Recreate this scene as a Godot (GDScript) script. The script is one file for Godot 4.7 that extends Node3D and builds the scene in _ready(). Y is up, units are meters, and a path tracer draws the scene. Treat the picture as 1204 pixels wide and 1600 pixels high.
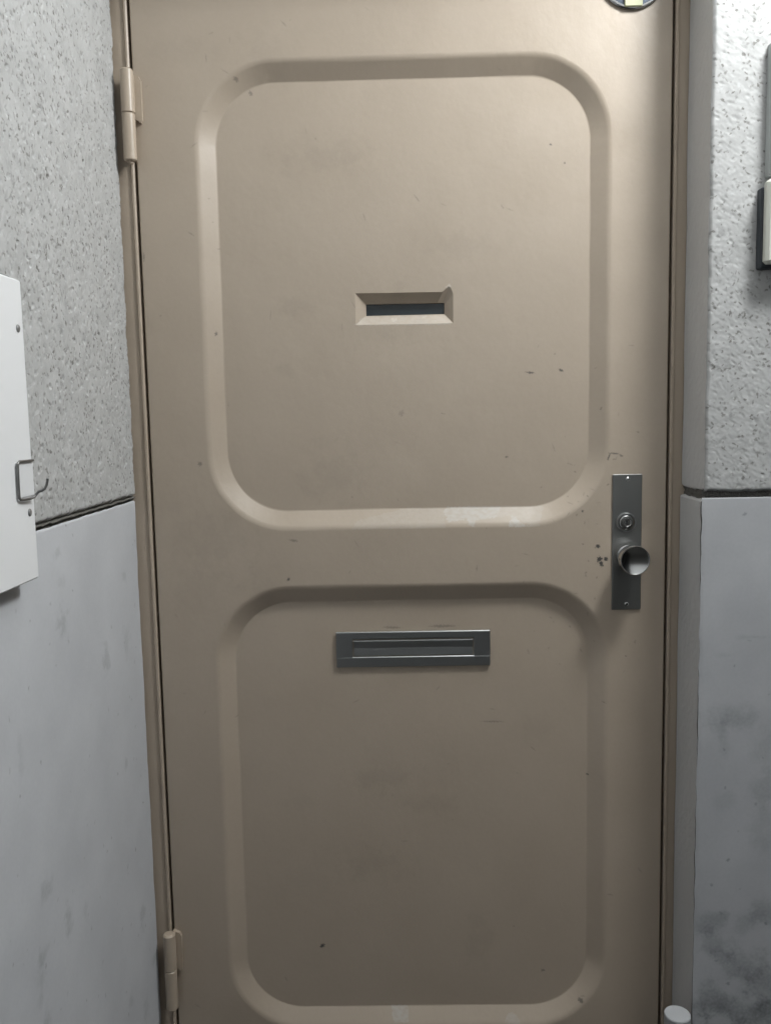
extends Node3D
# A beige steel apartment door in a corridor corner, lit by one ceiling lamp up to the right.
# x runs along the door, y up, z out of the door towards the viewer; the door's face lies in z = 0.

var rng := RandomNumberGenerator.new()
var mat := {}
var fold: FastNoiseLite          # small unevenness of the pressed folds

# ---------------------------------------------------------------- helpers
func srgb(r: float, g: float, b: float) -> Color:
	return Color(r, g, b).linear_to_srgb()

func noise(seed_value: int, freq: float, octaves := 3) -> FastNoiseLite:
	var n := FastNoiseLite.new()
	n.seed = seed_value
	n.noise_type = FastNoiseLite.TYPE_SIMPLEX_SMOOTH
	n.frequency = freq
	n.fractal_type = FastNoiseLite.FRACTAL_FBM if octaves > 1 else FastNoiseLite.FRACTAL_NONE
	n.fractal_octaves = octaves
	return n

func sheet() -> SurfaceTool:
	var st := SurfaceTool.new()
	st.begin(Mesh.PRIMITIVE_TRIANGLES)
	return st

func build(st: SurfaceTool, called: String, m: Material, parent: Node) -> MeshInstance3D:
	var o := MeshInstance3D.new()
	o.name = called
	o.mesh = st.commit()
	o.material_override = m
	o.cast_shadow = GeometryInstance3D.SHADOW_CASTING_SETTING_ON
	parent.add_child(o, true)
	return o

func thing(called: String, label: String, category: String, at := Vector3.ZERO) -> Node3D:
	var o := Node3D.new()
	o.name = called
	add_child(o, true)
	o.position = at
	o.set_meta("label", label)
	o.set_meta("category", category)
	return o

func uv_of(p: Vector3) -> Vector2:
	return Vector2(p.x + 0.41, 1.96 - p.y) / Vector2(0.82, 1.96)

func tri(st: SurfaceTool, a: Vector3, b: Vector3, c: Vector3, na: Vector3, nb: Vector3, nc: Vector3) -> void:
	var want := na + nb + nc
	if (b - a).cross(c - a).dot(want) > 0.0:
		var t := b; b = c; c = t
		t = nb; nb = nc; nc = t
	for k in [[a, na], [b, nb], [c, nc]]:
		st.set_normal(k[1])
		st.set_uv(uv_of(k[0]))
		st.add_vertex(k[0])

func flat_tri(st: SurfaceTool, a: Vector3, b: Vector3, c: Vector3, n: Vector3) -> void:
	tri(st, a, b, c, n, n, n)

func quad(st: SurfaceTool, a: Vector3, b: Vector3, c: Vector3, d: Vector3, n: Vector3) -> void:
	flat_tri(st, a, b, c, n)
	flat_tri(st, a, c, d, n)

# a box with chamfered edges, from lo to hi
func cbox(st: SurfaceTool, lo: Vector3, hi: Vector3, c := 0.001) -> void:
	var mid := (lo + hi) / 2.0
	var h := (hi - lo) / 2.0
	c = minf(c, minf(h.x, minf(h.y, h.z)) * 0.9)
	for ax in 3:
		var b := (ax + 1) % 3
		var d := (ax + 2) % 3
		for s in [-1.0, 1.0]:
			var n := Vector3.ZERO
			n[ax] = s
			var q := []
			for k in [[-1, -1], [1, -1], [1, 1], [-1, 1]]:
				var p := Vector3.ZERO
				p[ax] = s * h[ax]; p[b] = k[0] * (h[b] - c); p[d] = k[1] * (h[d] - c)
				q.append(mid + p)
			quad(st, q[0], q[1], q[2], q[3], n)
			for s2 in [-1.0, 1.0]:
				var e := []
				for k in [[0, -1], [0, 1], [1, 1], [1, -1]]:
					var p := Vector3.ZERO
					p[ax] = s * (h[ax] if k[0] == 0 else h[ax] - c)
					p[b] = s2 * (h[b] - c if k[0] == 0 else h[b])
					p[d] = k[1] * (h[d] - c)
					e.append(mid + p)
				var n2 := Vector3.ZERO
				n2[ax] = s; n2[b] = s2
				quad(st, e[0], e[1], e[2], e[3], n2.normalized())
	for sx in [-1.0, 1.0]:
		for sy in [-1.0, 1.0]:
			for sz in [-1.0, 1.0]:
				var s := Vector3(sx, sy, sz)
				flat_tri(st, mid + s * Vector3(h.x, h.y - c, h.z - c), mid + s * Vector3(h.x - c, h.y, h.z - c), mid + s * Vector3(h.x - c, h.y - c, h.z), s.normalized())

# a turned shape round the axis dir through at; pts are (radius, height along dir)
func lathe(st: SurfaceTool, at: Vector3, dir: Vector3, pts: Array, segs := 40) -> void:
	var u := dir.cross(Vector3.UP if absf(dir.y) < 0.9 else Vector3.RIGHT).normalized()
	var v := dir.cross(u).normalized()
	for i in pts.size() - 1:
		var a: Vector2 = pts[i]
		var b: Vector2 = pts[i + 1]
		var t := b - a
		if t.length() < 1e-7:
			continue
		var nr := Vector2(t.y, -t.x).normalized()
		for k in segs:
			var w0 := TAU * k / segs
			var w1 := TAU * (k + 1) / segs
			var d0 := u * cos(w0) + v * sin(w0)
			var d1 := u * cos(w1) + v * sin(w1)
			var n0 := d0 * nr.x + dir * nr.y
			var n1 := d1 * nr.x + dir * nr.y
			var p00 := at + d0 * a.x + dir * a.y
			var p01 := at + d1 * a.x + dir * a.y
			var p10 := at + d0 * b.x + dir * b.y
			var p11 := at + d1 * b.x + dir * b.y
			if a.x > 1e-6:
				tri(st, p00, p01, p10, n0, n1, n0)
			if b.x > 1e-6:
				tri(st, p01, p11, p10, n1, n1, n0)

func tube(st: SurfaceTool, path: Array, r: float, segs := 10) -> void:
	var rings := []
	for i in path.size():
		var p: Vector3 = path[i]
		var t: Vector3 = (path[mini(i + 1, path.size() - 1)] - path[maxi(i - 1, 0)]).normalized()
		var u := t.cross(Vector3.BACK if absf(t.z) < 0.9 else Vector3.RIGHT).normalized()
		var v := t.cross(u)
		var ring := []
		for k in segs:
			var w := TAU * k / segs
			ring.append([p + (u * cos(w) + v * sin(w)) * r, u * cos(w) + v * sin(w)])
		rings.append(ring)
	for i in rings.size() - 1:
		for k in segs:
			var a = rings[i][k]; var b = rings[i][(k + 1) % segs]; var c = rings[i + 1][k]; var d = rings[i + 1][(k + 1) % segs]
			tri(st, a[0], b[0], c[0], a[1], b[1], c[1])
			tri(st, b[0], d[0], c[0], b[1], d[1], c[1])
	for e in [0, rings.size() - 1]:
		var n: Vector3 = (path[e] - path[1 if e == 0 else e - 1]).normalized()
		for k in segs:
			flat_tri(st, path[e], rings[e][k][0], rings[e][(k + 1) % segs][0], n)

# a smooth grid from a function of (u, v); facing tells which side is out
func grid(us: Array, vs: Array, f: Callable, facing: Vector3, uv_scale: Vector2) -> SurfaceTool:
	var w := us.size()
	var h := vs.size()
	var pos := PackedVector3Array()
	pos.resize(w * h)
	for j in h:
		for i in w:
			pos[j * w + i] = f.call(us[i], vs[j])
	var st := sheet()
	for j in h:
		for i in w:
			var du := pos[j * w + mini(i + 1, w - 1)] - pos[j * w + maxi(i - 1, 0)]
			var dv := pos[mini(j + 1, h - 1) * w + i] - pos[maxi(j - 1, 0) * w + i]
			var n := du.cross(dv).normalized()
			if n.dot(facing) < 0.0:
				n = -n
			st.set_normal(n)
			st.set_uv(Vector2(us[i], -vs[j]) * uv_scale)
			st.add_vertex(pos[j * w + i])
	var e1 := pos[1] - pos[0]
	var flip := (pos[w / 2 + 1 + (h / 2) * w] - pos[w / 2 + (h / 2) * w]).cross(pos[w / 2 + (h / 2 + 1) * w] - pos[w / 2 + (h / 2) * w]).dot(facing) > 0.0
	for j in h - 1:
		for i in w - 1:
			var a := j * w + i
			var q := [a, a + 1, a + w, a + 1, a + w + 1, a + w] if not flip else [a, a + w, a + 1, a + 1, a + w, a + w + 1]
			for k in q:
				st.add_index(k)
	return st

func steps(parts: Array) -> Array:
	# [[from, to, step], ...] joined into one rising list
	var out := []
	for p in parts:
		var n := maxi(1, int(round((p[1] - p[0]) / p[2])))
		for k in n:
			out.append(p[0] + (p[1] - p[0]) * k / n)
	out.append(parts[-1][1])
	return out

# ---------------------------------------------------------------- textures
func blot(img: Image, cx: float, cy: float, rx: float, ry: float, col: Color, strength: float, ragged: FastNoiseLite, turn := 0.0) -> void:
	var r := maxf(rx, ry) * 1.5 + 1.0
	for y in range(maxi(0, int(cy - r)), mini(img.get_height(), int(cy + r) + 1)):
		for x in range(maxi(0, int(cx - r)), mini(img.get_width(), int(cx + r) + 1)):
			var d := Vector2(x - cx, y - cy).rotated(-turn) / Vector2(rx, ry)
			var k := d.length() + 0.75 * ragged.get_noise_2d(x, y)
			var s := clampf((1.0 - k) * minf(rx, ry) * 0.9 + 0.5, 0.0, 1.0) * strength
			if s > 0.0:
				img.set_pixel(x, y, img.get_pixel(x, y).lerp(col, s))

# mould and damp: grainy growth with a frayed outline
func growth(img: Image, cx: float, cy: float, rx: float, ry: float, col: Color, strength: float, coarse: FastNoiseLite, fine: FastNoiseLite) -> void:
	var r := maxf(rx, ry) * 2.0
	for y in range(maxi(0, int(cy - r)), mini(img.get_height(), int(cy + r) + 1)):
		for x in range(maxi(0, int(cx - r)), mini(img.get_width(), int(cx + r) + 1)):
			var k := Vector2((x - cx) / rx, (y - cy) / ry).length() + 1.0 * coarse.get_noise_2d(x, y) + 0.25 * fine.get_noise_2d(x, y)
			var s := smoothstep(1.5, 0.2, k) * strength * clampf(0.85 + 0.35 * fine.get_noise_2d(x + 400, y), 0.0, 1.0)
			if s > 0.0:
				img.set_pixel(x, y, img.get_pixel(x, y).lerp(col, s))

func patch(img: Image, poly: PackedVector2Array, col: Color, strength: float) -> void:
	var lo := poly[0]; var hi := poly[0]
	var fray := noise(18, 0.16, 3)
	for p in poly:
		lo = lo.min(p); hi = hi.max(p)
	for y in range(maxi(0, int(lo.y)), mini(img.get_height(), int(hi.y) + 1)):
		for x in range(maxi(0, int(lo.x)), mini(img.get_width(), int(hi.x) + 1)):
			var p := Vector2(x + 3.0 * fray.get_noise_2d(x, y), y + 2.0 * fray.get_noise_2d(x + 99, y))
			if Geometry2D.is_point_in_polygon(p, poly):
				img.set_pixel(x, y, img.get_pixel(x, y).lerp(col, strength * clampf(0.8 + 0.7 * fray.get_noise_2d(x * 0.5 + 300.0, y), 0.0, 1.0)))

func mottled(w: int, h: int, base: Color, other: Color, seed_value: int, coarse: float, fine: float) -> Image:
	var a := noise(seed_value, coarse, 4)
	var b := noise(seed_value + 1, fine, 2)
	var img := Image.create(w, h, false, Image.FORMAT_RGB8)
	for y in h:
		for x in w:
			img.set_pixel(x, y, base.lerp(other, clampf(0.5 + 0.75 * a.get_noise_2d(x, y) + 0.22 * b.get_noise_2d(x, y), 0.0, 1.0)))
	return img

func tex(img: Image) -> ImageTexture:
	img.generate_mipmaps()
	return ImageTexture.create_from_image(img)

func relief(seed_value: int, freq: float, octaves: int) -> NoiseTexture2D:
	var t := NoiseTexture2D.new()
	t.width = 512; t.height = 512
	t.seamless = true
	t.noise = noise(seed_value, freq, octaves)
	return t

func surface(c: Color, rough: float, metal := 0.0) -> StandardMaterial3D:
	var m := StandardMaterial3D.new()
	m.albedo_color = c
	m.roughness = rough
	m.metallic = metal
	return m

func bump(m: StandardMaterial3D, t: Texture2D, cm: float, per_metre: float) -> void:
	m.heightmap_enabled = true
	m.heightmap_texture = t
	m.heightmap_scale = cm
	m.uv1_triplanar = true
	m.uv1_world_triplanar = true
	m.uv1_scale = Vector3.ONE * per_metre

const DOOR := Color(0.435, 0.360, 0.282)      # beige paint, linear

func make_materials() -> void:
	# door paint: 1 pixel a millimetre over 0.82 x 1.96 m
	var base := srgb(DOOR.r, DOOR.g, DOOR.b)
	var img := mottled(820, 1960, base.darkened(0.018), base.lightened(0.02), 11, 0.006, 0.11)
	var rag := noise(5, 0.35, 2)
	var primer := srgb(0.055, 0.052, 0.046)
	for s in [  # x, y in metres on the door, half sizes in mm, turn, strength
		[0.222, 1.604, 1.6, 1.3, 0.0, 0.8], [0.243, 1.577, 1.2, 1.2, 0.0, 0.6], [-0.292, 1.334, 1.4, 2.4, 0.2, 0.7],
		[0.191, 1.2655, 5.5, 1.3, 0.1, 0.75], [0.238, 1.268, 3.0, 1.6, 0.5, 0.8], [0.154, 1.136, 2.2, 1.3, 0.0, 0.5],
		[0.309, 1.134, 1.2, 5.0, 0.3, 0.7], [0.317, 1.1388, 6.0, 1.0, 0.1, 0.7], [0.3275, 1.1355, 2.5, 1.3, 0.4, 0.6],
		[0.269, 1.0505, 1.5, 1.5, 0.0, 0.9], [0.2931, 0.9947, 3.0, 2.3, 0.1, 1.0], [0.2955, 0.9745, 3.4, 4.2, 0.3, 1.0],
		[0.2985, 0.967, 2.6, 4.0, -0.5, 1.0], [0.3055, 0.9743, 3.0, 2.6, -0.3, 1.0], [-0.1915, 0.9505, 1.6, 2.8, 0.7, 0.8],
		[-0.1564, 0.3273, 4.0, 2.6, -0.5, 1.0], [0.282, 0.619, 1.6, 1.4, 0.0, 0.8], [0.1287, 0.7094, 13.0, 1.2, 0.03, 0.3],
		[-0.323, 1.135, 3.0, 3.0, 0.0, 0.35], [-0.009, 1.207, 3.2, 4.5, 0.3, 0.16], [-0.2461, 1.7057, 3.4, 2.6, 0.4, 0.35],
		[-0.2268, 1.689, 3.2, 2.4, 0.9, 0.35], [-0.1814, 1.0123, 6.0, 1.6, 0.2, 0.35], [0.21, 0.28, 3.0, 2.0, 0.0, 0.4], [0.27, 0.234, 4.0, 3.0, 0.4, 0.5],
		[0.05, 0.868, 18.0, 2.0, 0.0, 0.3], [-0.03, 0.867, 12.0, 1.6, 0.05, 0.3], [-0.395, 1.45, 1.2, 5.0, 0.0, 0.4],
	]:
		blot(img, (s[0] + 0.41) * 1000.0, (1.96 - s[1]) * 1000.0, s[2], s[3], primer, s[5], rag, s[4])
	# faint scuffs and hair scratches
	rng.seed = 77
	var smudge_a := noise(14, 0.03, 3)
	var smudge_b := noise(15, 0.15, 3)
	for k in 70:
		blot(img, rng.randf_range(30, 790), rng.randf_range(150, 1900), rng.randf_range(0.8, 5.0), rng.randf_range(0.5, 0.9), primer, rng.randf_range(0.08, 0.3), rag, rng.randf_range(0, PI))
	for k in 60:
		blot(img, rng.randfn(690, 45), rng.randfn(960, 130), rng.randf_range(0.6, 2.6), rng.randf_range(0.4, 1.0), primer, rng.randf_range(0.1, 0.45), rag, rng.randf_range(0, PI))
	for k in 26:
		growth(img, rng.randf_range(60, 760), rng.randf_range(150, 1900), rng.randf_range(14, 60), rng.randf_range(10, 40), base.darkened(0.4), rng.randf_range(0.03, 0.09), smudge_a, smudge_b)
	# touched-up paint with hard edges on the sloping lower rims of the panels
	var pale := srgb(0.50, 0.475, 0.435)
	var to_px := func(q: Array) -> PackedVector2Array:
		var out := PackedVector2Array()
		for p in q:
			out.append(Vector2((p[0] + 0.41) * 1000.0, (1.96 - p[1]) * 1000.0))
		return out
	patch(img, to_px.call([[-0.0027, 1.0587], [0.0532, 1.0577], [0.0568, 1.0274], [-0.0914, 1.0281], [-0.0791, 1.042]]), pale, 0.3)
	patch(img, to_px.call([[0.0532, 1.0516], [0.0592, 1.0596], [0.1449, 1.0588], [0.1369, 1.0421], [0.1049, 1.0386], [0.1008, 1.0286], [0.0921, 1.0308], [0.091, 1.0409], [0.061, 1.0362]]), pale, 0.75)
	patch(img, to_px.call([[0.1548, 1.0337], [0.1608, 1.0448], [0.1807, 1.0292], [0.1966, 1.0269], [0.1528, 1.0277]]), pale, 0.85)
	patch(img, to_px.call([[0.1449, 1.0588], [0.1369, 1.0421], [0.1608, 1.0448], [0.185, 1.03], [0.20, 1.027], [0.212, 1.058]]), pale, 0.3)
	patch(img, to_px.call([[-0.044, 0.2205], [-0.0155, 0.2202], [-0.0159, 0.198], [-0.04, 0.1987]]), pale, 0.8)
	patch(img, to_px.call([[0.1425, 0.198], [0.152, 0.209], [0.163, 0.2071], [0.175, 0.187]]), pale, 0.6)
	# paler lower slope and small pale spots round the view slot
	patch(img, to_px.call([[-0.079, 1.343], [0.07, 1.341], [0.062, 1.356], [-0.064, 1.357]]), pale, 0.45)
	patch(img, to_px.call([[-0.022, 1.353], [-0.014, 1.353], [-0.014, 1.349], [-0.02, 1.348]]), srgb(0.65, 0.63, 0.58), 0.4)
	patch(img, to_px.call([[0.024, 1.356], [0.034, 1.356], [0.032, 1.352], [0.026, 1.353]]), srgb(0.65, 0.63, 0.58), 0.3)
	patch(img, to_px.call([[0.062, 1.399], [0.068, 1.403], [0.071, 1.399], [0.067, 1.396]]), srgb(0.6, 0.57, 0.52), 0.6)
	var m := surface(Color.WHITE, 0.42)
	m.albedo_texture = tex(img)
	m.heightmap_enabled = true
	var skin := NoiseTexture2D.new()
	skin.width = 1024; skin.height = 2048
	skin.seamless = false
	skin.noise = noise(21, 0.011, 6)
	skin.noise.fractal_gain = 0.58
	m.heightmap_texture = skin
	m.heightmap_scale = 0.042
	m.roughness = 1.0
	m.roughness_texture = tex(mottled(410, 980, Color(0.33, 0.33, 0.33), Color(0.55, 0.55, 0.55), 24, 0.012, 0.12))
	m.metallic_specular = 0.62
	mat.door = m

	m = surface(srgb(DOOR.r, DOOR.g, DOOR.b), 0.42)
	bump(m, relief(22, 0.03, 4), 0.03, 3.0)
	mat.frame = m

	m = surface(srgb(DOOR.r, DOOR.g, DOOR.b), 0.34)
	bump(m, relief(23, 0.03, 4), 0.02, 6.0)
	mat.hinge = m

	# rough render: grey-white with dark grains
	img = mottled(1024, 1024, srgb(0.405, 0.406, 0.40), srgb(0.46, 0.461, 0.455), 31, 0.010, 0.2)
	rng.seed = 31
	var rag2 := noise(6, 0.22, 2)
	for k in 4200:
		blot(img, rng.randf_range(2, 1022), rng.randf_range(2, 1022), rng.randf_range(1.3, 5.6), rng.randf_range(1.1, 3.2), srgb(0.13, 0.124, 0.112), rng.randf_range(0.06, 0.72), rag2, rng.randf_range(0, PI))
	var fray_a := noise(16, 0.08, 3)
	var fray_b := noise(17, 0.25, 2)
	for k in 420:
		growth(img, rng.randf_range(2, 1022), rng.randf_range(2, 1022), rng.randf_range(4, 12), rng.randf_range(4, 12), srgb(0.24, 0.24, 0.235), rng.randf_range(0.12, 0.4), fray_a, fray_b)
	for k in 900:
		blot(img, rng.randf_range(2, 1022), rng.randf_range(2, 1022), rng.randf_range(2.0, 6.0), rng.randf_range(1.4, 4.0), srgb(0.54, 0.55, 0.55), rng.randf_range(0.15, 0.5), rag2, rng.randf_range(0, PI))
	m = surface(Color.WHITE, 0.9)
	m.albedo_texture = tex(img)
	m.uv1_scale = Vector3(1.0 / 0.62, 1.0 / 0.62, 1.0)
	mat.render = m

	# smooth blue-grey paint with faint marks, lighter copy for the brighter lit side wall
	img = mottled(640, 1024, srgb(0.50, 0.512, 0.535), srgb(0.56, 0.572, 0.595), 41, 0.007, 0.15)
	rng.seed = 41
	var soft_a := noise(12, 0.05, 3)
	var soft_b := noise(13, 0.2, 2)
	for k in 46:
		growth(img, rng.randf_range(5, 635), rng.randf_range(10, 1010), rng.randf_range(5, 16), rng.randf_range(5, 22), srgb(0.20, 0.215, 0.22), rng.randf_range(0.08, 0.3), soft_a, soft_b)
	for k in 160:
		blot(img, rng.randf_range(5, 635), rng.randf_range(10, 1010), rng.randf_range(0.7, 2.0), rng.randf_range(0.7, 3.0), srgb(0.16, 0.165, 0.165), rng.randf_range(0.1, 0.4), rag2, rng.randf_range(0, PI))
	m = surface(Color.WHITE, 0.6)
	m.albedo_texture = tex(img)
	m.uv1_scale = Vector3(1.0 / 0.7, 1.0 / 1.12, 1.0)
	m.roughness = 0.75
	mat.dado = m

	# the same paint by the pipe, base darkened for its dimmer light, blotched with mould (1 px = 1 mm, x from 0.40 m, y down from 1.10 m)
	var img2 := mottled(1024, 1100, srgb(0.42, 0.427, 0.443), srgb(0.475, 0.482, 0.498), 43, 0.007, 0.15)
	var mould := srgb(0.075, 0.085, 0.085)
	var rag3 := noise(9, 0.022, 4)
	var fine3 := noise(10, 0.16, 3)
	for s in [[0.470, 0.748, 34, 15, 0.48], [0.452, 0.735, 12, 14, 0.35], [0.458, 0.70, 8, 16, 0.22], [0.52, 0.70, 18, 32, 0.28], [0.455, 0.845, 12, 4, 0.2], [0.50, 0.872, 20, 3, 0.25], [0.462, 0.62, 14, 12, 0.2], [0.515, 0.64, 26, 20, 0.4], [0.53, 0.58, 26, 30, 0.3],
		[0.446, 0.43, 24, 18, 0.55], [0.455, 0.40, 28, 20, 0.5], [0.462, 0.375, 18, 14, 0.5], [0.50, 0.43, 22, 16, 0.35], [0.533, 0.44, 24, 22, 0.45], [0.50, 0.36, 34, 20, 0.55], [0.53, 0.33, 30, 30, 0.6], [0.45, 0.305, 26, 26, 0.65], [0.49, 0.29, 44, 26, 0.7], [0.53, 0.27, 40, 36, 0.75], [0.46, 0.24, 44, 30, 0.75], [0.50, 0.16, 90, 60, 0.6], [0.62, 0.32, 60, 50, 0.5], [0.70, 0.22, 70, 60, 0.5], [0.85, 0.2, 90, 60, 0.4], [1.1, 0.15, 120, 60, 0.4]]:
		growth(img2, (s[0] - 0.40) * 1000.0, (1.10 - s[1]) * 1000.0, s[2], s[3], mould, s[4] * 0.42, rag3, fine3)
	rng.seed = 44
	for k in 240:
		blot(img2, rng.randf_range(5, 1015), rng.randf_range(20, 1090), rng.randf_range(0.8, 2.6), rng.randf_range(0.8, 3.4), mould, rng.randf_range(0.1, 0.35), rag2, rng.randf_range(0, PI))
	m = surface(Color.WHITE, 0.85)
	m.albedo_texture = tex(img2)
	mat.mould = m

	m = surface(srgb(0.58, 0.585, 0.59), 0.6)
	bump(m, relief(52, 0.03, 5), 0.12, 4.0)
	mat.reveal = m

	m = surface(srgb(0.16, 0.155, 0.14), 0.95)
	bump(m, relief(53, 0.06, 4), 0.3, 9.0)
	mat.mortar = m

	m = surface(srgb(0.78, 0.79, 0.79), 0.9)
	bump(m, relief(54, 0.04, 4), 0.2, 2.0)
	mat.ceiling = m
	m = surface(srgb(0.72, 0.73, 0.74), 0.8)
	bump(m, relief(56, 0.04, 4), 0.1, 2.0)
	mat.opposite = m  # pale so the unseen added wall bounces light back
	m = surface(srgb(0.05, 0.049, 0.046), 0.9)
	bump(m, relief(55, 0.05, 4), 0.2, 2.5)
	mat.floor = m

	m = surface(srgb(0.33, 0.338, 0.337), 0.34, 0.9)
	bump(m, relief(61, 0.05, 3), 0.01, 12.0)
	mat.steel = m
	m = surface(srgb(0.52, 0.52, 0.51), 0.24, 1.0)
	m.roughness = 0.2
	mat.bright_steel = m
	m = surface(srgb(0.235, 0.237, 0.230), 0.40, 0.9)
	bump(m, relief(63, 0.05, 3), 0.01, 12.0)
	mat.dull_steel = m
	mat.dark = surface(srgb(0.02, 0.02, 0.022), 0.6)  # near-black that paints in the shade of small openings
	m = surface(srgb(0.03, 0.04, 0.045), 0.12)
	mat.dark_glass = m

	m = surface(srgb(0.78, 0.79, 0.80), 0.42)
	bump(m, relief(62, 0.02, 3), 0.02, 3.0)
	mat.white_steel = m
	mat.gasket = surface(srgb(0.22, 0.225, 0.22), 0.8)
	mat.white_plastic = surface(srgb(0.70, 0.71, 0.72), 0.45)
	mat.pipe = surface(srgb(0.38, 0.39, 0.40), 0.5)
	mat.screw = surface(srgb(0.28, 0.28, 0.28), 0.5, 0.7)
	mat.wire = surface(srgb(0.22, 0.22, 0.215), 0.35, 0.85)
	mat.cream_plastic = surface(srgb(0.55, 0.56, 0.50), 0.45)
	mat.black_plastic = surface(srgb(0.035, 0.042, 0.05), 0.5)
	mat.grey_plastic = surface(srgb(0.42, 0.44, 0.43), 0.5)
	m = surface(srgb(0.85, 0.85, 0.83), 0.5)
	m.emission_enabled = true
	m.emission = Color(0.93, 0.97, 1.0)
	m.emission_energy_multiplier = 3.0
	mat.globe = m

# ---------------------------------------------------------------- door
# rounded rectangle: [point, outward direction] round the loop
func rounded(x0: float, y0: float, x1: float, y1: float, r: float, inset: float, n := 18) -> Array:
	var corners := [[x1 - r, y1 - r, 0.0], [x0 + r, y1 - r, PI / 2], [x0 + r, y0 + r, PI], [x1 - r, y0 + r, 3 * PI / 2]]
	var raw := []
	for ci in 4:
		var c = corners[ci]
		for k in n + 1:
			var w: float = c[2] + PI / 2 * k / n
			var d := Vector2(cos(w), sin(w))
			raw.append([Vector2(c[0], c[1]) + d * (r - inset), d])
		var e = corners[(ci + 1) % 4]
		var dn := Vector2(cos(c[2] + PI / 2), sin(c[2] + PI / 2))
		for k in range(1, 14):
			raw.append([Vector2(c[0], c[1]).lerp(Vector2(e[0], e[1]), k / 14.0) + dn * (r - inset), dn])
	var out := []
	for q in raw:
		var p: Vector2 = q[0]
		out.append([p + q[1] * 0.0011 * fold.get_noise_2d(p.x + inset * 30.0, p.y), q[1]])
	return out

func flat_poly(st: SurfaceTool, poly: PackedVector2Array, z: float) -> void:
	var idx := Geometry2D.triangulate_polygon(poly)
	for k in range(0, idx.size(), 3):
		var p := []
		for i in 3:
			p.append(Vector3(poly[idx[k + i]].x, poly[idx[k + i]].y, z))
		flat_tri(st, p[0], p[1], p[2], Vector3.BACK)

# a flat face between an outer and an inner loop, cut along x = 0 into two simple polygons
func between(st: SurfaceTool, outer: PackedVector2Array, inner: PackedVector2Array, z: float) -> void:
	for side in [-1.0, 1.0]:
		var polys := []
		var half := PackedVector2Array([Vector2(0, -9), Vector2(side * 9, -9), Vector2(side * 9, 9), Vector2(0, 9)])
		var o := Geometry2D.intersect_polygons(outer, half)
		for piece in o:
			for q in Geometry2D.clip_polygons(piece, inner):
				polys.append(q)
		for q in polys:
			flat_poly(st, q, z)

const DEPTH := 0.0155
# the pressed rim: [inset, depth]
func rim() -> Array:
	var w := 0.0325
	var out := []
	# a wide soft roll at the top edge, a straight slope, a tighter roll at the foot
	for k in 7:
		out.append([0.010 * k / 6.0, 0.0031 * pow(k / 6.0, 2.0)])
	for k in range(1, 5):
		var t := k / 4.0
		out.append([w - 0.004 * (1.0 - t), DEPTH - 0.00125 * pow(1.0 - t, 2.0)])
	out[6][1] = 0.0031
	return out

func loop_points(l: Array) -> PackedVector2Array:
	var out := PackedVector2Array()
	for p in l:
		out.append(p[0])
	return out

func rim_mesh(st: SurfaceTool, x0: float, y0: float, x1: float, y1: float, r: float) -> void:
	var prof := rim()
	var loops := []
	for p in prof:
		loops.append(rounded(x0, y0, x1, y1, r, p[0]))
	var slope := func(i: int) -> float:
		var a = prof[maxi(i - 1, 0)]; var b = prof[mini(i + 1, prof.size() - 1)]
		return 0.0 if i == 0 or i == prof.size() - 1 else (b[1] - a[1]) / (b[0] - a[0])
	# keep the slope face itself even
	var steep: float = (prof[7][1] - prof[6][1]) / (prof[7][0] - prof[6][0])
	var sl := []
	for i in prof.size():
		sl.append(slope.call(i))
	sl[6] = steep; sl[7] = steep
	var n: int = loops[0].size()
	for i in prof.size() - 1:
		for k in n:
			var k2 := (k + 1) % n
			var v := func(li: int, ki: int) -> Array:
				var q = loops[li][ki]
				var d: Vector2 = -q[1] * sl[li]
				return [Vector3(q[0].x, q[0].y, -prof[li][1]), Vector3(d.x, d.y, 1.0).normalized()]
			var a = v.call(i, k); var b = v.call(i, k2); var c = v.call(i + 1, k); var e = v.call(i + 1, k2)
			tri(st, a[0], b[0], c[0], a[1], b[1], c[1])
			tri(st, b[0], e[0], c[0], b[1], e[1], c[1])

const CEIL := 2.45
const HALF := 0.3982
const BOTTOM := 0.03
const TOP := 1.890
const PX := 0.3125
const R_OUT := 0.124

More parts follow.
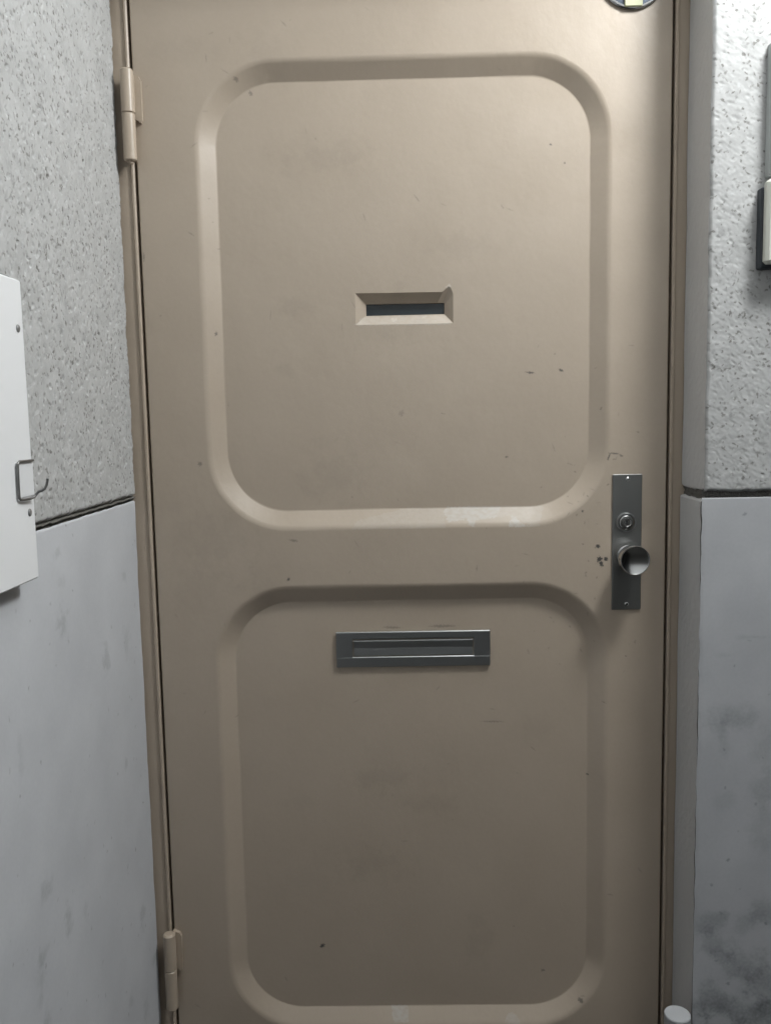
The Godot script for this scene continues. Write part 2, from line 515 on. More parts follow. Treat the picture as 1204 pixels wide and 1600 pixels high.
func make_door() -> void:
	var d := thing("door", "beige painted steel door with two recessed rounded panels, worn paint", "door", Vector3.ZERO)
	var split := 0.984
	var ring_up := loop_points(rounded(-PX, 1.0262, PX, 1.7335, R_OUT, 0.0))
	var ring_low := loop_points(rounded(-PX, 0.188, PX, 0.9418, R_OUT, 0.0))
	var st := sheet()
	var e := 0.0015
	between(st, PackedVector2Array([Vector2(-HALF + e, split), Vector2(HALF - e, split), Vector2(HALF - e, TOP - e), Vector2(-HALF + e, TOP - e)]), ring_up, 0.0)
	between(st, PackedVector2Array([Vector2(-HALF + e, BOTTOM), Vector2(HALF - e, BOTTOM), Vector2(HALF - e, split), Vector2(-HALF + e, split)]), ring_low, 0.0)
	for s in [-1.0, 1.0]:
		quad(st, Vector3(s * (HALF - e), BOTTOM, 0), Vector3(s * (HALF - e), TOP - e, 0), Vector3(s * HALF, TOP - e, -e), Vector3(s * HALF, BOTTOM, -e), Vector3(s, 0, 1).normalized())
		quad(st, Vector3(s * HALF, BOTTOM, -e), Vector3(s * HALF, TOP, -e), Vector3(s * HALF, TOP, -0.04), Vector3(s * HALF, BOTTOM, -0.04), Vector3(s, 0, 0))
	quad(st, Vector3(-HALF, TOP - e, 0), Vector3(HALF, TOP - e, 0), Vector3(HALF, TOP, -e), Vector3(-HALF, TOP, -e), Vector3(0, 1, 1).normalized())
	quad(st, Vector3(-HALF, TOP, -e), Vector3(HALF, TOP, -e), Vector3(HALF, TOP, -0.04), Vector3(-HALF, TOP, -0.04), Vector3.UP)
	quad(st, Vector3(-HALF, BOTTOM, 0), Vector3(HALF, BOTTOM, 0), Vector3(HALF, BOTTOM, -0.04), Vector3(-HALF, BOTTOM, -0.04), Vector3.DOWN)
	quad(st, Vector3(-HALF, BOTTOM, -0.04), Vector3(HALF, BOTTOM, -0.04), Vector3(HALF, TOP, -0.04), Vector3(-HALF, TOP, -0.04), Vector3.FORWARD)
	build(st, "leaf", mat.door, d)

	# upper panel with the view slot pressed into it
	var slot_out := PackedVector2Array([Vector2(-0.0765, 1.3432), Vector2(0.0735, 1.3425), Vector2(0.0737, 1.387), Vector2(0.0725, 1.3905), Vector2(0.070, 1.3965), Vector2(0.0665, 1.3985), Vector2(0.0625, 1.395), Vector2(0.058, 1.3902), Vector2(-0.0765, 1.3908)])
	var slot_in := PackedVector2Array([Vector2(-0.0605, 1.3575), Vector2(0.0608, 1.3578), Vector2(0.0608, 1.372), Vector2(0.0608, 1.3748), Vector2(0.0595, 1.3752), Vector2(0.058, 1.3752), Vector2(0.055, 1.3752), Vector2(0.050, 1.3752), Vector2(-0.0605, 1.3755)])
	st = sheet()
	rim_mesh(st, -PX, 1.0262, PX, 1.7335, R_OUT)
	between(st, loop_points(rounded(-PX, 1.0262, PX, 1.7335, R_OUT, 0.0325)), slot_out, -DEPTH)
	build(st, "recessed_panel", mat.door, d).set_meta("label", "upper recessed panel with a narrow view slot")
	var vs := sheet()
	var zi := -DEPTH - 0.011
	for k in slot_out.size():
		var k2 := (k + 1) % slot_out.size()
		var a := Vector3(slot_out[k].x, slot_out[k].y, -DEPTH); var b := Vector3(slot_out[k2].x, slot_out[k2].y, -DEPTH)
		var c := Vector3(slot_in[k].x, slot_in[k].y, zi); var f := Vector3(slot_in[k2].x, slot_in[k2].y, zi)
		var nn := (b - a).cross(c - a)
		if nn.z < 0.0: nn = -nn
		nn = nn.normalized()
		flat_tri(vs, a, b, c, nn)
		flat_tri(vs, b, f, c, nn)
		var c2 := c + Vector3(0, 0, -0.007); var f2 := f + Vector3(0, 0, -0.007)
		var mid := (c + f) / 2.0
		var inn := Vector3(-mid.x * 0.02, 1.3665 - mid.y, 0).normalized()
		flat_tri(vs, c, f, c2, inn)
		flat_tri(vs, f, f2, c2, inn)
	var slot := build(vs, "view_slot", mat.door, d)
	st = sheet()
	cbox(st, Vector3(-0.066, 1.353, zi - 0.0095), Vector3(0.066, 1.380, zi - 0.0062), 0.0005)
	build(st, "pane", mat.dark_glass, slot)
	st = sheet()
	rim_mesh(st, -PX, 0.188, PX, 0.9418, R_OUT)
	flat_poly(st, loop_points(rounded(-PX, 0.188, PX, 0.9418, R_OUT, 0.0325)), -DEPTH)
	build(st, "recessed_panel", mat.door, d).set_meta("label", "lower recessed panel with the letter slot")

	make_letter_slot(d)
	make_lock(d)
	make_top_lock(d)
	for y in [[1.716, 1.585], [0.372, 0.241]]:
		make_hinge(d, y[0], y[1])

func make_letter_slot(d: Node3D) -> void:
	var z := -DEPTH
	var x0 := -0.1195; var x1 := 0.1262; var y0 := 0.8033; var y1 := 0.8608
	var fx0 := -0.0935; var fx1 := 0.1003; var fy0 := 0.8200; var fy1 := 0.8490
	var t := 0.0048
	var holder := Node3D.new()
	holder.name = "letter_slot"
	d.add_child(holder, true)
	var st := sheet()
	# plate as four bars round the opening, mitred by butting, with a chamfered rim
	cbox(st, Vector3(x0, fy1, z), Vector3(x1, y1, z + t), 0.0012)
	cbox(st, Vector3(x0, y0, z), Vector3(x1, fy0, z + t), 0.0012)
	cbox(st, Vector3(x0, fy0 - 0.0012, z), Vector3(fx0, fy1 + 0.0012, z + t - 0.0001), 0.0003)
	cbox(st, Vector3(fx1, fy0 - 0.0012, z), Vector3(x1, fy1 + 0.0012, z + t - 0.0001), 0.0003)
	build(st, "plate", mat.steel, holder)
	st = sheet()
	var gx := 0.0022
	var a0 := Vector3(fx0 + gx, fy1 - gx, z + 0.0040); var a1 := Vector3(fx1 - gx, fy1 - gx, z + 0.0040)
	var ym := (fy0 + fy1) / 2.0 - 0.001
	var b0 := Vector3(fx0 + gx, ym + 0.0005, z + 0.0028); var b1 := Vector3(fx1 - gx, ym + 0.0005, z + 0.0028)
	var c0 := Vector3(fx0 + gx, fy0 + gx, z + 0.0040); var c1 := Vector3(fx1 - gx, fy0 + gx, z + 0.0040)
	var lip0 := a0 + Vector3(0, -0.0014, 0.0004); var lip1 := a1 + Vector3(0, -0.0014, 0.0004)
	quad(st, a0, a1, lip1, lip0, Vector3(0, 0.4, 1).normalized())
	quad(st, lip0, lip1, b1, b0, Vector3(0, -(0.0016) / (lip0.y - b0.y), 1).normalized())
	quad(st, b0, b1, c1, c0, Vector3(0, 0.0012 / (b0.y - c0.y), 1).normalized())
	for s in [[a0, lip0, b0, c0, -1.0], [a1, lip1, b1, c1, 1.0]]:
		var back := Vector3(0, 0, -0.006)
		for k in 3:
			quad(st, s[k], s[k + 1], s[k + 1] + back, s[k] + back, Vector3(s[4], 0, 0))
	quad(st, a0, a1, a1 + Vector3(0, 0, -0.006), a0 + Vector3(0, 0, -0.006), Vector3.UP)
	quad(st, c0, c1, c1 + Vector3(0, 0, -0.006), c0 + Vector3(0, 0, -0.006), Vector3.DOWN)
	build(st, "flap", mat.steel, holder)

func make_lock(d: Node3D) -> void:
	var holder := Node3D.new()
	holder.name = "lock_set"
	d.add_child(holder, true)
	var t := 0.003
	var st := sheet()
	cbox(st, Vector3(0.3150, 0.8935, 0.0), Vector3(0.3603, 1.1062, t), 0.0009)
	build(st, "escutcheon", mat.dull_steel, holder)
	st = sheet()
	lathe(st, Vector3(0.3355, 1.0318, t - 0.0005), Vector3.BACK, [Vector2(0.0150, 0.0), Vector2(0.0150, 0.0048), Vector2(0.0141, 0.0060), Vector2(0.0128, 0.0060), Vector2(0.0122, 0.0015)])
	build(st, "cylinder_collar", mat.steel, holder)
	st = sheet()
	lathe(st, Vector3(0.3355, 1.0318, t), Vector3.BACK, [Vector2(0.0112, 0.0), Vector2(0.0112, 0.0066), Vector2(0.0100, 0.0078), Vector2(0.0062, 0.0080), Vector2(0.0056, 0.0074), Vector2(0.0, 0.0074)])
	var cyl := build(st, "lock_cylinder", mat.bright_steel, holder)
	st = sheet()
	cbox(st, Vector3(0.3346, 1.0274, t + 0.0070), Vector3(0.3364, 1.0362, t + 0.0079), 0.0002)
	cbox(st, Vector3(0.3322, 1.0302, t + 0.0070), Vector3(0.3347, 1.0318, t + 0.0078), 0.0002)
	build(st, "painted_keyhole", mat.dark, cyl)  # solid dark pieces, the shade of the opening put into the colour
	# knob: stem, swelling body, rim and a hollow dished face
	st = sheet()
	var prof := [Vector2(0.0175, 0.0), Vector2(0.0175, 0.002), Vector2(0.0130, 0.0040), Vector2(0.0125, 0.013), Vector2(0.0150, 0.0165), Vector2(0.0185, 0.0205), Vector2(0.0207, 0.0265), Vector2(0.0218, 0.034), Vector2(0.0224, 0.043), Vector2(0.0225, 0.050), Vector2(0.0225, 0.0535), Vector2(0.0220, 0.0545), Vector2(0.0212, 0.0545)]
	for k in 13:
		var w := 1.0 - k / 12.0
		prof.append(Vector2(0.0206 * w, 0.0540 - 0.0046 * (1.0 - w * w)))
	for k in prof.size():
		prof[k] = Vector2(prof[k].x, prof[k].y * 0.80)
	lathe(st, Vector3(0.3394, 0.9783, t - 0.0005), Vector3.BACK, prof, 64)
	build(st, "knob", mat.bright_steel, holder)
	for y in [1.0985, 0.9025]:
		st = sheet()
		lathe(st, Vector3(0.3380, y, t - 0.0004), Vector3.BACK, [Vector2(0.0036, 0.0), Vector2(0.0034, 0.0010), Vector2(0.0022, 0.0018), Vector2(0.0, 0.0021)], 18)
		build(st, "screw", mat.bright_steel, holder)

func make_top_lock(d: Node3D) -> void:
	var holder := Node3D.new()
	holder.name = "auxiliary_lock"
	holder.set_meta("label", "round chrome lock rose with a pale cream tab")
	d.add_child(holder, true)
	var c := Vector3(0.3387, 1.8335, -0.0004)
	var st := sheet()
	lathe(st, c, Vector3.BACK, [Vector2(0.0492, 0.0), Vector2(0.0492, 0.004), Vector2(0.0474, 0.0058), Vector2(0.0450, 0.0060), Vector2(0.0438, 0.0040)], 72)
	build(st, "rim", mat.bright_steel, holder)
	st = sheet()
	lathe(st, c, Vector3.BACK, [Vector2(0.0440, 0.0038), Vector2(0.030, 0.0046), Vector2(0.0, 0.0050)], 72)
	build(st, "face", surface(srgb(0.10, 0.12, 0.15), 0.3, 0.6), holder)
	st = sheet()
	cbox(st, c + Vector3(-0.0130, -0.0462, 0.0040), c + Vector3(0.0130, 0.012, 0.0085), 0.001)
	build(st, "tab", surface(srgb(0.46, 0.47, 0.30), 0.5), holder)

func make_hinge(d: Node3D, top: float, low: float) -> void:
	var holder := Node3D.new()
	holder.name = "hinge"
	d.add_child(holder, true)
	var x := -0.4022
	var z := 0.0170
	var r := 0.0097
	var mid := top - (top - low) * 0.485
	var st := sheet()
	lathe(st, Vector3(x, mid + 0.0008, z), Vector3.UP, [Vector2(0.0, 0.0), Vector2(r - 0.001, 0.0), Vector2(r, 0.001), Vector2(r, top - mid - 0.004), Vector2(r - 0.002, top - mid - 0.0016), Vector2(0.0, top - mid - 0.0006)], 32)
	build(st, "knuckle", mat.hinge, holder)
	st = sheet()
	lathe(st, Vector3(x, low, z), Vector3.UP, [Vector2(0.0, 0.0), Vector2(r - 0.0015, 0.0), Vector2(r, 0.0015), Vector2(r, mid - low - 0.0012), Vector2(r - 0.001, mid - low - 0.0002), Vector2(0.0, mid - low - 0.0002)], 32)
	build(st, "knuckle", mat.hinge, holder)
	st = sheet()
	cbox(st, Vector3(-0.4080, low + 0.003, -0.003), Vector3(-0.4030, mid - 0.004, 0.0150), 0.001)
	build(st, "frame_plate", mat.hinge, holder)
	st = sheet()
	lathe(st, Vector3(x, low - 0.004, z), Vector3.UP, [Vector2(0.0, 0.0), Vector2(0.0035, 0.0), Vector2(0.0042, 0.001), Vector2(0.0042, 0.0044)], 20)
	build(st, "pin", mat.hinge, holder)
	# leaf plate on the door, bottom and top outer corners cut
	st = sheet()
	var px0 := -0.3985; var px1 := -0.3852
	var py0 := mid - 0.010; var py1 := top - 0.003
	var poly := PackedVector2Array([Vector2(px0, py0 + 0.008), Vector2(px1 - 0.002, py0), Vector2(px1, py0 + 0.003), Vector2(px1, py1 - 0.010), Vector2(px1 - 0.003, py1 - 0.004), Vector2(px0, py1)])
	var zt := 0.0062
	cbox(st, Vector3(-0.4015, py0 + 0.014, 0.004), Vector3(-0.3945, py1 - 0.002, 0.0150), 0.001)
	flat_poly(st, poly, zt)
	for k in poly.size():
		var a := poly[k]; var b := poly[(k + 1) % poly.size()]
		var n := Vector3(b.y - a.y, a.x - b.x, 0).normalized()
		quad(st, Vector3(a.x, a.y, zt), Vector3(b.x, b.y, zt), Vector3(b.x, b.y, -0.0005), Vector3(a.x, a.y, -0.0005), n)
	build(st, "leaf_plate", mat.hinge, holder)

func make_frame() -> void:
	var f := thing("door_frame", "beige painted steel frame fitted round the door", "door frame")
	var gi := 0.4022
	for s in [-1.0, 1.0]:
		var st := sheet()
		var xo := 0.437
		cbox(st, Vector3(minf(s * gi, s * xo), 0.0, -0.10), Vector3(maxf(s * gi, s * xo), 1.9035, -0.0018), 0.001)
		var jamb := build(st, "jamb", mat.frame, f)
		st = sheet()
		cbox(st, Vector3(minf(s * (gi + 0.0001), s * (gi + 0.0062)), 0.0005, -0.010), Vector3(maxf(s * (gi + 0.0001), s * (gi + 0.0062)), 1.9030, 0.0010), 0.0018)
		build(st, "raised_lip", mat.frame, jamb)
		st = sheet()
		cbox(st, Vector3(minf(s * (gi - 0.016), s * (gi + 0.002)), 0.0, -0.075), Vector3(maxf(s * (gi - 0.016), s * (gi + 0.002)), 1.90, -0.0415), 0.001)
		build(st, "door_stop", mat.frame, f)
	var st2 := sheet()
	cbox(st2, Vector3(-gi - 0.0005, 1.8935, -0.10), Vector3(gi + 0.0005, 1.9030, 0.0), 0.002)
	build(st2, "head", mat.frame, f)
	st2 = sheet()
	cbox(st2, Vector3(-gi - 0.0005, 0.0, -0.10), Vector3(gi + 0.0005, 0.026, 0.0), 0.002)
	build(st2, "sill", mat.frame, f)

# ---------------------------------------------------------------- walls
func make_side_wall() -> void:
	var w := thing("side_wall", "wall beside the hinges, pitted grey-white render above blue-grey paint", "wall")
	var n1 := noise(101, 26.0, 2)
	var n2 := noise(102, 130.0, 2)
	var n3 := noise(103, 95.0, 2)
	var edge := noise(104, 14.0, 3)
	var pits := func(u: float, v: float) -> float:
		return 0.0008 * n1.get_noise_2d(u, v) + 0.0003 * n2.get_noise_2d(u, v) - 0.0070 * maxf(0.0, n3.get_noise_2d(u, v) - 0.36)
	var zs := [0.0, 0.0, 0.0, 0.0, 0.0] + steps([[0.008, 0.44, 0.0022], [0.44, 0.7, 0.006], [0.7, 1.6, 0.02]])
	for k in 5: zs[k] = k * 0.0016
	var ys := [1.0872, 1.0886, 1.0900] + steps([[1.092, 1.88, 0.0022], [1.88, CEIL, 0.012]])
	var shape := func(z: float, y: float) -> Vector3:
		var zz := z + (0.0050 + 0.007 * edge.get_noise_2d(0.0, y) + 0.0035 * n3.get_noise_2d(7.0, y)) * maxf(0.0, 1.0 - z / 0.03)
		var x: float = -0.4232 + pits.call(z, y)
		var round_z := clampf(1.0 - z / 0.0064, 0.0, 1.0)
		x -= 0.010 * round_z * round_z
		var low := clampf(1.0 - (y - 1.0872) / 0.0048, 0.0, 1.0)
		x -= 0.008 * low * low
		return Vector3(x, y + 0.0018 * n1.get_noise_2d(z * 1.3, 7.0) * clampf(1.0 - (y - 1.0872) / 0.03, 0.0, 1.0), zz)
	build(grid(zs, ys, shape, Vector3.RIGHT, Vector2.ONE), "rough_render", mat.render, w)
	var soft := noise(105, 5.0, 3)
	var ds := func(z: float, y: float) -> Vector3:
		var top := clampf(1.0 - (1.0800 - y) / 0.0022, 0.0, 1.0)
		var near := clampf(1.0 - z / 0.006, 0.0, 1.0)
		return Vector3(-0.4250 + 0.0012 * soft.get_noise_2d(z, y) - 0.0012 * top * top - 0.006 * near * near, y - 0.001 * n1.get_noise_2d(z, 3.0) * top, z + 0.002 + 0.004 * edge.get_noise_2d(0.3, y) * maxf(0.0, 1.0 - z / 0.03))
	build(grid([0.0, 0.002, 0.004, 0.006] + steps([[0.01, 0.6, 0.012], [0.6, 1.6, 0.05]]), steps([[0.0, 0.18, 0.03], [0.18, 1.068, 0.012], [1.068, 1.08, 0.0012]]), ds, Vector3.RIGHT, Vector2.ONE), "painted_dado", mat.dado, w)
	# mortar in the joint, with a bead that stands a little proud
	var js := func(z: float, y: float) -> Vector3:
		var k := (y - 1.0765) / 0.0135
		return Vector3(-0.4310 + 0.0048 * exp(-pow((k - 0.55) / 0.16, 2.0)) + 0.0008 * n2.get_noise_2d(z, y), y + 0.0012 * n1.get_noise_2d(z, 9.0), z)
	build(grid(steps([[0.0, 0.6, 0.004], [0.6, 1.6, 0.05]]), steps([[1.0765, 1.0900, 0.0012]]), js, Vector3.RIGHT, Vector2.ONE), "mortar_joint", mat.mortar, w)
	var st := sheet()
	cbox(st, Vector3(-0.60, 0.0, -0.12), Vector3(-0.4390, CEIL, 1.6), 0.001)
	build(st, "wall_core", mat.mortar, w)

func make_door_wall() -> void:
	var w := thing("door_wall", "front wall beside the knob, rough grey-white render above mould-stained blue-grey paint", "wall")
	var n1 := noise(201, 24.0, 2)
	var n2 := noise(202, 110.0, 2)
	var n3 := noise(203, 85.0, 2)
	var edge := noise(204, 30.0, 3)
	var rough := func(u: float, v: float) -> float:
		return 0.0004 * n1.get_noise_2d(u, v * 1.4) + 0.0004 * n2.get_noise_2d(u, v * 1.5) - 0.0024 * maxf(0.0, n3.get_noise_2d(u, v * 1.5) - 0.36)
	var xs := [0.0, 0.0012, 0.0024, 0.0036] + steps([[0.005, 0.14, 0.0021], [0.14, 0.3, 0.006], [0.3, 1.2, 0.02]])
	var ys := [1.0850, 1.0864, 1.0878] + steps([[1.090, 1.86, 0.0021], [1.86, CEIL, 0.012]])
	var shape := func(u: float, y: float) -> Vector3:
		var near := clampf(1.0 - u / 0.005, 0.0, 1.0)
		var low := clampf(1.0 - (y - 1.0850) / 0.004, 0.0, 1.0)
		var z: float = 0.1000 + rough.call(u, y) - 0.004 * near * near - 0.006 * low * low
		return Vector3(0.4222 + u + 0.0014 * edge.get_noise_2d(0.0, y) * maxf(0.0, 1.0 - u / 0.02), y + 0.002 * n1.get_noise_2d(u * 1.4, 5.0) * clampf(1.0 - (y - 1.085) / 0.02, 0.0, 1.0), z)
	build(grid(xs, ys, shape, Vector3.BACK, Vector2.ONE), "rough_render", mat.render, w)
	var soft := noise(205, 5.0, 3)
	var ds := func(x: float, y: float) -> Vector3:
		var top := clampf(1.0 - (1.0765 - y) / 0.0018, 0.0, 1.0)
		var near := clampf(1.0 - (x - 0.4198) / 0.006, 0.0, 1.0)
		return Vector3(x + 0.0016 * edge.get_noise_2d(5.0, y) * maxf(0.0, 1.0 - (x - 0.4198) / 0.02), y, 0.0982 + 0.0010 * soft.get_noise_2d(x, y) - 0.0006 * top * top - 0.0014 * near * near)
	var dado := grid([0.4198, 0.4210, 0.4224, 0.4240, 0.4260] + steps([[0.43, 0.62, 0.01], [0.62, 1.42, 0.05]]), steps([[0.0, 0.18, 0.03], [0.18, 1.066, 0.012], [1.066, 1.0765, 0.0011]]), ds, Vector3.BACK, Vector2.ONE)
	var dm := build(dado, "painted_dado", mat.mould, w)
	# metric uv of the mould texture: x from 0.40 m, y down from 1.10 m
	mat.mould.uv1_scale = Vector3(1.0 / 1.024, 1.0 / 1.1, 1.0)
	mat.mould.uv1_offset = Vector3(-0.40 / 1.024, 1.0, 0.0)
	var js := func(x: float, y: float) -> Vector3:
		return Vector3(x, y + 0.001 * n1.get_noise_2d(x, 9.0), 0.0925 + 0.0012 * n2.get_noise_2d(x, y))
	build(grid(steps([[0.4215, 0.62, 0.004], [0.62, 1.42, 0.05]]), steps([[1.0715, 1.0895, 0.0015]]), js, Vector3.BACK, Vector2.ONE), "mortar_joint", mat.mortar, w)
	# the returns towards the frame, with the joint crumbling round the corner
	var ru := func(z: float, y: float) -> Vector3:
		var low := clampf(1.0 - (y - 1.0855) / 0.004, 0.0, 1.0)
		return Vector3(0.4222 + 0.0010 * soft.get_noise_2d(z + 3.0, y) + 0.0014 * edge.get_noise_2d(0.0, y) * z / 0.097 + 0.004 * low * low, y + 0.002 * n1.get_noise_2d(z * 2.0, 2.0) * low, z)
	build(grid(steps([[0.0006, 0.0972, 0.006]]), [1.0855, 1.0866, 1.0880, 1.0895] + steps([[1.092, 1.9035, 0.012]]), ru, Vector3.LEFT, Vector2.ONE), "return_face", mat.reveal, w)
	var rl := func(z: float, y: float) -> Vector3:
		var top := clampf(1.0 - (1.0745 - y) / 0.004, 0.0, 1.0)
		return Vector3(0.4198 + 0.0010 * soft.get_noise_2d(z + 6.0, y) + 0.0016 * edge.get_noise_2d(5.0, y) * z / 0.0958 + 0.005 * top * top, y - 0.003 * absf(n1.get_noise_2d(z * 2.4, 4.0)) * top, z)
	build(grid(steps([[0.0006, 0.0952, 0.006]]), steps([[0.0, 1.062, 0.012], [1.062, 1.0745, 0.0014]]), rl, Vector3.LEFT, Vector2.ONE), "return_face", mat.reveal, w)
	var jr := func(z: float, y: float) -> Vector3:
		return Vector3(0.4262 - 0.0045 * maxf(0.0, n2.get_noise_2d(z * 0.7, y * 0.7)) - 0.001 * n2.get_noise_2d(y, z), y, z)
	build(grid(steps([[0.0006, 0.0940, 0.003]]), steps([[1.0680, 1.0900, 0.0015]]), jr, Vector3.LEFT, Vector2.ONE), "mortar_joint", mat.mortar, w)
	var st := sheet()
	cbox(st, Vector3(0.4325, 0.0, -0.12), Vector3(1.42, CEIL, 0.0900), 0.001)
	build(st, "wall_core", mat.mortar, w)
	# wall over the door head
	st = sheet()
	cbox(st, Vector3(-0.4385, 1.9040, -0.12), Vector3(0.4240, CEIL, 0.0965), 0.002)
	build(st, "lintel", mat.reveal, w)

func make_corridor() -> void:
	var st := sheet()
	cbox(st, Vector3(-0.60, -0.12, -0.12), Vector3(1.42, 0.0, 2.6), 0.002)
	var f := build(st, "floor", mat.floor, self)
	f.set_meta("kind", "structure")
	st = sheet()
	cbox(st, Vector3(-0.60, CEIL + 0.0005, -0.12), Vector3(1.42, CEIL + 0.14, 2.1), 0.002)
	f = build(st, "ceiling", mat.ceiling, self)
	f.set_meta("kind", "structure")
	st = sheet()
	var o := thing("added_opposite_wall", "unseen wall facing the door, added pale for bounce light, dark lower half added to cut it", "wall")  # out of view, added to bounce soft light onto the door
	cbox(st, Vector3(-0.60, 1.10, 1.95), Vector3(1.42, CEIL, 2.08), 0.002)
	build(st, "upper_wall", mat.opposite, o)
	st = sheet()
	cbox(st, Vector3(-0.60, 0.0, 1.94), Vector3(1.42, 1.0995, 2.08), 0.002)
	build(st, "bounce_cut_dado", mat.floor, o)  # dark lower part, added to keep bounce off the foot of the door

# ---------------------------------------------------------------- things on and by the walls
func make_meter_cover() -> void:
	var o := thing("meter_box", "white metal box cover on the render beside the hinges", "box", Vector3(0, 0, 0))
	var st := sheet()
	cbox(st, Vector3(-0.4275, 1.0395, 0.4335), Vector3(-0.4120, 1.3535, 0.80), 0.001)
	build(st, "backing", mat.gasket, o)
	st = sheet()
	cbox(st, Vector3(-0.4122, 1.0365, 0.4300), Vector3(-0.4030, 1.3490, 0.802), 0.0016)
	build(st, "cover", mat.white_steel, o)
	for y in [1.2989, 1.1085]:
		st = sheet()
		lathe(st, Vector3(-0.4031, y, 0.4438), Vector3.RIGHT, [Vector2(0.0042, 0.0), Vector2(0.0040, 0.0008), Vector2(0.0026, 0.0016), Vector2(0.0, 0.0018)], 18)
		build(st, "screw", mat.screw, o)

	var h := thing("wall_hook", "white adhesive hook with a dark curved wire, stuck on the white box cover", "hook", Vector3(-0.4032, 1.12, 0.45))
	st = sheet()
	cbox(st, Vector3(0.0, 0.0055, -0.0190), Vector3(0.0014, 0.0420, 0.0205), 0.0005)
	build(st, "plate", mat.white_plastic, h)
	st = sheet()
	tube(st, [Vector3(0.0026, 0.0428, -0.0170), Vector3(0.0026, 0.0428, 0.0165), Vector3(0.0026, 0.0418, 0.0195), Vector3(0.0026, 0.0395, 0.0210), Vector3(0.0026, 0.0085, 0.0222), Vector3(0.0026, 0.0055, 0.0212), Vector3(0.0026, 0.0040, 0.0185), Vector3(0.0034, 0.0034, 0.0100), Vector3(0.0044, 0.0035, -0.0010), Vector3(0.0056, 0.0045, -0.0075), Vector3(0.0072, 0.0075, -0.0095), Vector3(0.0095, 0.0100, -0.0100), Vector3(0.0130, 0.0110, -0.0102), Vector3(0.0160, 0.0128, -0.0104), Vector3(0.0182, 0.0170, -0.0106), Vector3(0.0195, 0.0235, -0.0108)], 0.0014, 12)
	build(st, "wire_hook", mat.wire, h)

func make_intercom() -> void:
	var o := thing("intercom", "cream intercom cover on a black base, fixed to the render beside the door", "intercom", Vector3(0, 0, 0))
	var st := sheet()
	cbox(st, Vector3(0.4868, 1.3940, 0.0965), Vector3(0.572, 1.5030, 0.1140), 0.002)
	build(st, "base", mat.black_plastic, o)
	st = sheet()
	cbox(st, Vector3(0.4888, 1.3985, 0.1135), Vector3(0.570, 1.5100, 0.1300), 0.004)
	var c := build(st, "cover", mat.cream_plastic, o)
	st = sheet()
	lathe(st, Vector3(0.5285, 1.425, 0.1298), Vector3.BACK, [Vector2(0.011, 0.0), Vector2(0.011, 0.002), Vector2(0.010, 0.003), Vector2(0.0, 0.0034)], 28)
	build(st, "call_button", mat.grey_plastic, c)
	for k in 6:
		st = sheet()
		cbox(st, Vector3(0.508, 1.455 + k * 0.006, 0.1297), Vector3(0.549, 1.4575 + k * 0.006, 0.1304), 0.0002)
		build(st, "painted_grille_slot", mat.dark, c)  # solid dark strips painted for the shade inside the slots
	o = thing("nameplate_box", "pale grey box mounted above the cream intercom", "box", Vector3(0, 0, 0))
	st = sheet()
	cbox(st, Vector3(0.4958, 1.5170, 0.0965), Vector3(0.600, 1.6940, 0.1160), 0.003)
	build(st, "body", mat.grey_plastic, o)
	st = sheet()
	cbox(st, Vector3(0.4975, 1.5190, 0.1155), Vector3(0.598, 1.6920, 0.1210), 0.002)
	build(st, "lid", mat.grey_plastic, o)

func make_pipe() -> void:
	var o := thing("plastic_pipe", "white plastic pipe standing upright in the corner by the door", "pipe", Vector3(0.3895, 0.0, 0.121))
	var st := sheet()
	lathe(st, Vector3.ZERO, Vector3.UP, [Vector2(0.0, 0.0), Vector2(0.0178, 0.0), Vector2(0.0178, 0.27)], 40)
	build(st, "tube", mat.pipe, o)
	st = sheet()
	lathe(st, Vector3.ZERO, Vector3.UP, [Vector2(0.0178, 0.262), Vector2(0.0192, 0.262), Vector2(0.0194, 0.2980), Vector2(0.0186, 0.2996), Vector2(0.0170, 0.3000), Vector2(0.0, 0.3004)], 48)
	build(st, "cap", mat.pipe, o)

const LAMP := Vector3(0.705, 2.20, 0.485)

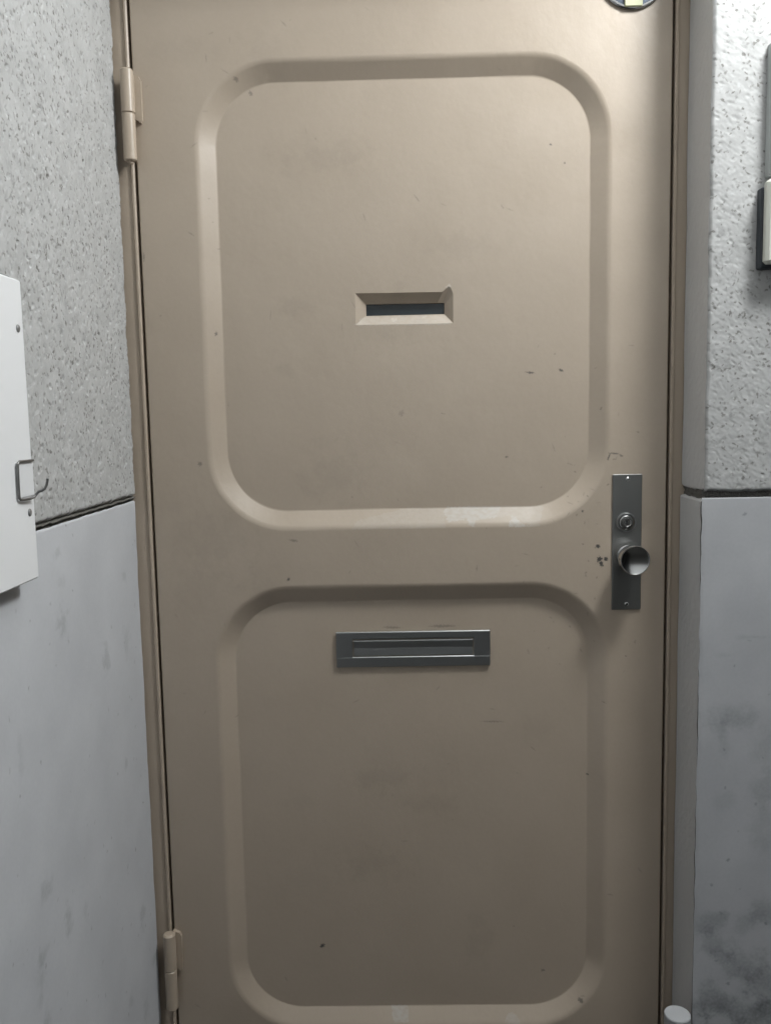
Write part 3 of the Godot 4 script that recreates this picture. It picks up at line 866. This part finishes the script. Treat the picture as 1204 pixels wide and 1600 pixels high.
func make_lamp() -> void:
	var o := thing("ceiling_lamp", "small white glass globe lamp on the corridor ceiling", "lamp", LAMP)
	var st := sheet()
	lathe(st, Vector3(0, 0.1080, 0), Vector3.UP, [Vector2(0.0, 0.0), Vector2(0.030, 0.0), Vector2(0.033, 0.006), Vector2(0.033, 0.070), Vector2(0.045, 0.080), Vector2(0.047, CEIL - LAMP.y - 0.1080)], 40)
	build(st, "base", mat.white_plastic, o)
	st = sheet()
	var pts := []
	for k in 17:
		var w := -PI / 2 + PI * k / 16.0 * 0.92
		pts.append(Vector2(maxf(0.0, 0.115 * cos(w)), 0.115 * sin(w)))
	lathe(st, Vector3.ZERO, Vector3.UP, pts, 32)
	build(st, "globe", mat.globe, o)
	var l := OmniLight3D.new()
	l.name = "lamp_light"
	l.light_color = Color(0.98, 0.988, 0.988)
	l.light_energy = 1.28
	l.light_size = 0.11
	l.omni_range = 12.0
	l.omni_attenuation = 2.0
	l.shadow_enabled = true
	o.add_child(l)

func _ready() -> void:
	rng.seed = 1
	fold = noise(301, 7.0, 3)
	var cam := Camera3D.new()
	cam.name = "camera"
	cam.fov = 60.9
	cam.near = 0.02
	cam.far = 60.0
	add_child(cam)
	cam.transform = Transform3D(Basis(Vector3(0.9997, -0.0199, -0.0139), Vector3(0.0183, 0.9940, -0.1078), Vector3(0.0159, 0.1075, 0.9941)).orthonormalized(), Vector3(-0.0146, 1.2, 1.3493))
	cam.current = true

	var we := WorldEnvironment.new()
	we.name = "world_environment"
	var env := Environment.new()
	env.background_mode = Environment.BG_SKY
	var sky := Sky.new()
	var sm := ProceduralSkyMaterial.new()
	sm.sky_top_color = Color(0.10, 0.13, 0.20)
	sm.sky_horizon_color = Color(0.22, 0.24, 0.28)
	sm.ground_bottom_color = Color(0.06, 0.06, 0.06)
	sm.ground_horizon_color = Color(0.14, 0.14, 0.15)
	sky.sky_material = sm
	env.sky = sky
	env.background_energy_multiplier = 0.05
	env.tonemap_mode = Environment.TONE_MAPPER_LINEAR
	env.tonemap_exposure = 1.0
	env.sdfgi_enabled = true
	env.ssao_enabled = true
	env.ssil_enabled = true
	we.environment = env
	add_child(we)

	var sun := DirectionalLight3D.new()
	sun.name = "dusk_light"
	sun.light_color = Color(0.85, 0.9, 1.0)
	sun.light_energy = 0.02
	sun.light_angular_distance = 12.0
	sun.shadow_enabled = true
	sun.rotation_degrees = Vector3(-20, 15, 0)
	add_child(sun)

	make_materials()
	make_corridor()
	make_side_wall()
	make_door_wall()
	make_frame()
	make_door()
	make_lamp()
	make_meter_cover()
	make_intercom()
	make_pipe()
